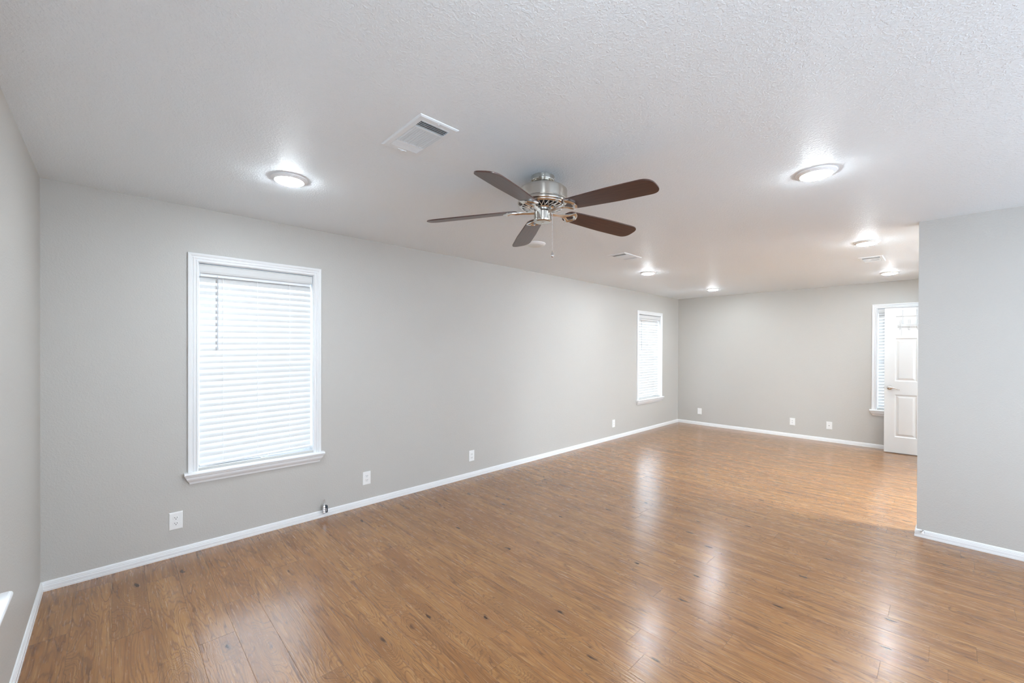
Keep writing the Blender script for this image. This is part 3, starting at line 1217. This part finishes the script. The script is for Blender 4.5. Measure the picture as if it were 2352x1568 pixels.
build_outlet('A', 0.624, 0.246, 'duplex', 'double power outlet below the left side of the large near window, biggest looking of all')
build_outlet('A', 1.996, 0.250, 'duplex', 'double power outlet on the long wall just right of the large near window')
build_outlet('A', 3.222, 0.240, 'duplex', 'double power outlet in the middle of the long wall, below the fan')
build_outlet('A', 6.112, 0.250, 'decora', 'small looking narrow wall outlet on the long wall left of the far window', cat='outlet')
build_outlet('B', 0.427, 0.258, 'blank', 'white wall plate on the far wall nearest the room corner')
build_outlet('B', 1.937, 0.254, 'decora', 'white power outlet in the middle of the far wall')
build_outlet('B', 2.428, 0.256, 'coax', 'white cable jack plate with a dark centre dot, on the far wall nearest the door', 'cable_jack_plate', 'wall plate')

# ================================================================== shut-off fitting at the baseboard
root = empty('gas_valve', (0.0, 1.612, 0.075))
tag(root, 'small chrome and dark metal valve with thin loop, at the long wall baseboard', 'valve')


def rp(name, bm, mat, **k):
    o = link(name, bm, mat, **k)
    o.parent = root
    return o


bm = bmesh.new()      # pipe stub out of the wall, with a wall flange
tube(bm, [(0.0, 0.004, 0.004), (0.034, 0.004, 0.004)], 0.009, 16)
tube(bm, [(0.0, 0.004, 0.004), (0.004, 0.004, 0.004)], 0.017, 20)
rp('pipe_stub', bm, M_CHROME, smooth=True)
bm = bmesh.new()      # dark body
bx(bm, (0.020, 0.000, -0.030), (0.050, 0.021, 0.030))
rp('valve_body', bm, M_BLACKM, bevel=0.006, seg=3)
bm = bmesh.new()      # chrome knurled cap rings on the near side
for k in range(4):
    z = -0.028 + k * 0.0145
    bx(bm, (0.018, -0.020, z), (0.052, 0.000, z + 0.0105))
bx(bm, (0.022, -0.017, -0.030), (0.048, 0.0, 0.032))
rp('chrome_collar', bm, M_CHROME, bevel=0.003, seg=3)
bm = bmesh.new()
bx(bm, (0.049, 0.003, -0.018), (0.053, 0.008, 0.010))
rp('highlight_strip', bm, M_CHROME, bevel=0.001)
bm = bmesh.new()      # thin upright loop
pts = []
tube(bm, [(0.035, -0.004, 0.030), (0.035, -0.004, 0.044)], 0.0042, 10)
for k in range(25):
    a = -PI / 2 + 2 * PI * k / 24
    pts.append((0.035, -0.007 + 0.0060 * math.cos(a), 0.064 + 0.021 * math.sin(a)))
tube(bm, pts, 0.0016, 8)
rp('loop', bm, M_CHROME, smooth=True)

# ================================================================== door stop on the partition baseboard
root = empty('door_stop', (3.574, PY - 0.012, 0.046))
tag(root, 'small chrome door stop with white tip on the baseboard of the partition', 'door stop')
bm = bmesh.new()


def ydisc(bm, prof, seg=20):
    rings = [[(r * math.cos(2 * PI * k / seg), -y, r * math.sin(2 * PI * k / seg)) for k in range(seg)] for r, y in prof]
    sweep(bm, rings)


ydisc(bm, [(0.0125, -0.004), (0.0125, 0.004), (0.009, 0.009), (0.005, 0.011), (0.005, 0.034), (0.0075, 0.036)])
o = link('base', bm, M_CHROME, smooth=True)
o.parent = root
bm = bmesh.new()
ydisc(bm, [(0.0080, 0.036), (0.0088, 0.040), (0.0088, 0.049), (0.007, 0.053)])
o = link('rubber_tip', bm, M_RUBBER, smooth=True)
o.parent = root

# ================================================================== open door
DW, DH, DT = 0.775, 2.022, 0.035
HX, HY = 3.862, 8.245
ang = math.atan2(8.202 - HY, 3.083 - HX)   # direction from hinge to latch edge
droot = empty('door_1', (HX, HY, 0.011))
droot.matrix_world = Matrix.Translation((HX, HY, 0.011)) @ Matrix.Rotation(ang, 4, 'Z')
struct(droot, 'white six panel door standing open in front of the far window')
# local: x from hinge (0) to latch (DW); +y faces the camera side (front), y in [-DT, 0]


def dpart(name, bm, mat, parent=droot, **k):
    o = link(name, bm, mat, **k)
    o.parent = parent
    return o


def panel_door():
    bm = bmesh.new()
    st = 0.110
    mid = 0.105
    pw = (DW - 2 * st - mid) / 2
    xs = [(st, st + pw), (st + pw + mid, DW - st)]
    zs = [(0.220, 0.812), (1.000, 1.598), (1.725, 1.908)]
    bx(bm, (0, -DT + 0.011, 0), (DW, -0.011, DH))
    for yy0, yy1 in ((-0.0115, 0.0), (-DT, -DT + 0.0115)):
        ux = sorted({0, DW, *[v for p in xs for v in p]})
        uz = sorted({0, DH, *[v for p in zs for v in p]})
        for i in range(len(ux) - 1):
            for j in range(len(uz) - 1):
                xm, zm = (ux[i] + ux[i + 1]) / 2, (uz[j] + uz[j + 1]) / 2
                if any(a < xm < b for a, b in xs) and any(a < zm < b for a, b in zs):
                    continue
                bx(bm, (ux[i], yy0, uz[j]), (ux[i + 1], yy1, uz[j + 1]))
    # raised fields with sticking
    for a, b in xs:
        for c, d in zs:
            for s in (1, -1):
                yb = 0.0 if s > 0 else -DT
                rings = []
                for e, dep in ((0.0, 0.0), (0.010, 0.0085), (0.014, 0.0100), (0.024, 0.0090), (0.042, 0.0015), (0.046, 0.0010)):
                    y = yb - s * dep
                    rings.append([(a + e, y, c + e), (b - e, y, c + e), (b - e, y, d - e), (a + e, y, d - e)])
                R = sweep(bm, rings, caps=False)
                bm.faces.new(R[-1])
    bmesh.ops.remove_doubles(bm, verts=bm.verts, dist=1e-5)
    return bm


dpart('panel', panel_door(), M_DOOR)
# lever handle
hx_, hz_ = DW - 0.057, 0.906
for s in (1, -1):
    yb = 0.0 if s > 0 else -DT
    bm = bmesh.new()
    rings = []
    for r, y in ((0.033, 0.0), (0.033, 0.004), (0.029, 0.011), (0.022, 0.017), (0.012, 0.020), (0.0115, 0.045), (0.008, 0.050)):
        rings.append([(hx_ + r * math.cos(2 * PI * k / 28), yb + s * y, hz_ + r * math.sin(2 * PI * k / 28)) for k in range(28)])
    sweep(bm, rings)
    h = dpart('door_handle', bm, M_NICKEL2, smooth=True)
    bm = bmesh.new()
    yy = yb + s * 0.042
    tube(bm, [(hx_, yy, hz_ + 0.002), (hx_ - 0.030, yy + s * 0.004, hz_ + 0.004), (hx_ - 0.062, yy + s * 0.006, hz_ - 0.006), (hx_ - 0.088, yy + s * 0.003, hz_ - 0.020), (hx_ - 0.104, yy, hz_ - 0.022)],
         0.008, 12, [0.0105, 0.0095, 0.0080, 0.0068, 0.0055])
    lv = dpart('lever', bm, M_NICKEL2, parent=h, smooth=True)
bm = bmesh.new()
bx(bm, (DW - 0.0005, -DT + 0.006, hz_ - 0.028), (DW + 0.0015, -0.006, hz_ + 0.028))
bx(bm, (DW + 0.001, -DT + 0.011, hz_ - 0.008), (DW + 0.009, -0.011, hz_ + 0.008))
dpart('latch', bm, M_NICKEL2, bevel=0.001)
for z in (0.18, 1.0, 1.83):
    bm = bmesh.new()
    tube(bm, [(-0.006, -DT - 0.002, z - 0.045), (-0.006, -DT - 0.002, z + 0.045)], 0.006, 10)
    bx(bm, (-0.006, -DT - 0.003, z - 0.044), (0.0, -0.004, z + 0.044))
    dpart('hinge', bm, M_NICKEL2)
# door casing around the doorway in wall_side
bm = bmesh.new()
rings = []
for kind in range(4):
    ring = []
    for w, d in CAS:
        p = [(7.48 - w, 0.0), (7.48 - w, 2.05 + w), (8.262 + w, 2.05 + w), (8.262 + w, 0.0)][kind]
        ring.append((BX - d, p[0], p[1]))
    rings.append(ring)
sweep(bm, rings)
struct(link('trim_1', bm, M_TRIM), 'white casing of the doorway beside the open door')

# ================================================================== hook rack hanging on the door
# local door x grows towards the latch = towards the left of the picture
rack = empty('hook_rack')
rack.matrix_world = droot.matrix_world.copy()
tag(rack, 'thin grey wire hook rack hanging over the top of the open white door', 'hook rack')


def lx(wx):           # world x -> door local x
    return (HX - wx) / math.cos(math.atan2(HY - 8.202, HX - 3.083))


def rpart(name, bm, mat=M_RACK, **k):
    o = link(name, bm, mat, smooth=True, **k)
    o.parent = rack
    return o


zo = -0.011
for wx in (3.272, 3.412, 3.552):
    bm = bmesh.new()
    x = lx(wx)
    # strap over the top of the door, down the front
    tube(bm, [(x, -DT - 0.004, DH - 0.05), (x, -DT - 0.004, DH + 0.003), (x, 0.004, DH + 0.003), (x, 0.004, 1.997 + zo)], 0.0017, 8)
    tube(bm, [(x, 0.004, 1.996 + zo), (x, 0.012, 1.992 + zo), (x, 0.016, 1.97 + zo), (x, 0.016, 1.782 + zo)], 0.0030, 8)
    tube(bm, [(x, 0.003, 1.993 + zo), (x, 0.017, 1.993 + zo)], 0.008, 12)
    rpart('strap', bm)
xa, xb = lx(3.230), lx(3.600)
bm = bmesh.new()
tube(bm, [(xa, 0.018, 1.798 + zo), (xb, 0.018, 1.798 + zo)], 0.0032, 8)
tube(bm, [(xa - 0.006, 0.018, 1.779 + zo), (xb, 0.018, 1.779 + zo)], 0.0036, 8)
tube(bm, [(xa, 0.018, 1.798 + zo), (xa + 0.005, 0.018, 1.790 + zo), (xa - 0.006, 0.018, 1.779 + zo)], 0.0032, 8)
rpart('rail', bm)
for wx in (3.250, 3.339, 3.428, 3.517, 3.590):
    bm = bmesh.new()
    x = lx(wx)
    for s in (-1, 1):
        tube(bm, [(x + s * 0.0095, 0.050, 1.850 + zo), (x + s * 0.0085, 0.022, 1.815 + zo), (x + s * 0.0085, 0.022, 1.750 + zo), (x + s * 0.0085, 0.055, 1.726 + zo)], 0.0020, 8)
    tube(bm, [(x - 0.0095, 0.050, 1.850 + zo), (x - 0.009, 0.055, 1.862 + zo), (x, 0.056, 1.867 + zo), (x + 0.009, 0.055, 1.862 + zo), (x + 0.0095, 0.050, 1.850 + zo)], 0.0020, 8)
    tube(bm, [(x - 0.0085, 0.055, 1.726 + zo), (x, 0.060, 1.726 + zo), (x + 0.0085, 0.055, 1.726 + zo)], 0.0020, 8)
    rpart('hook', bm)
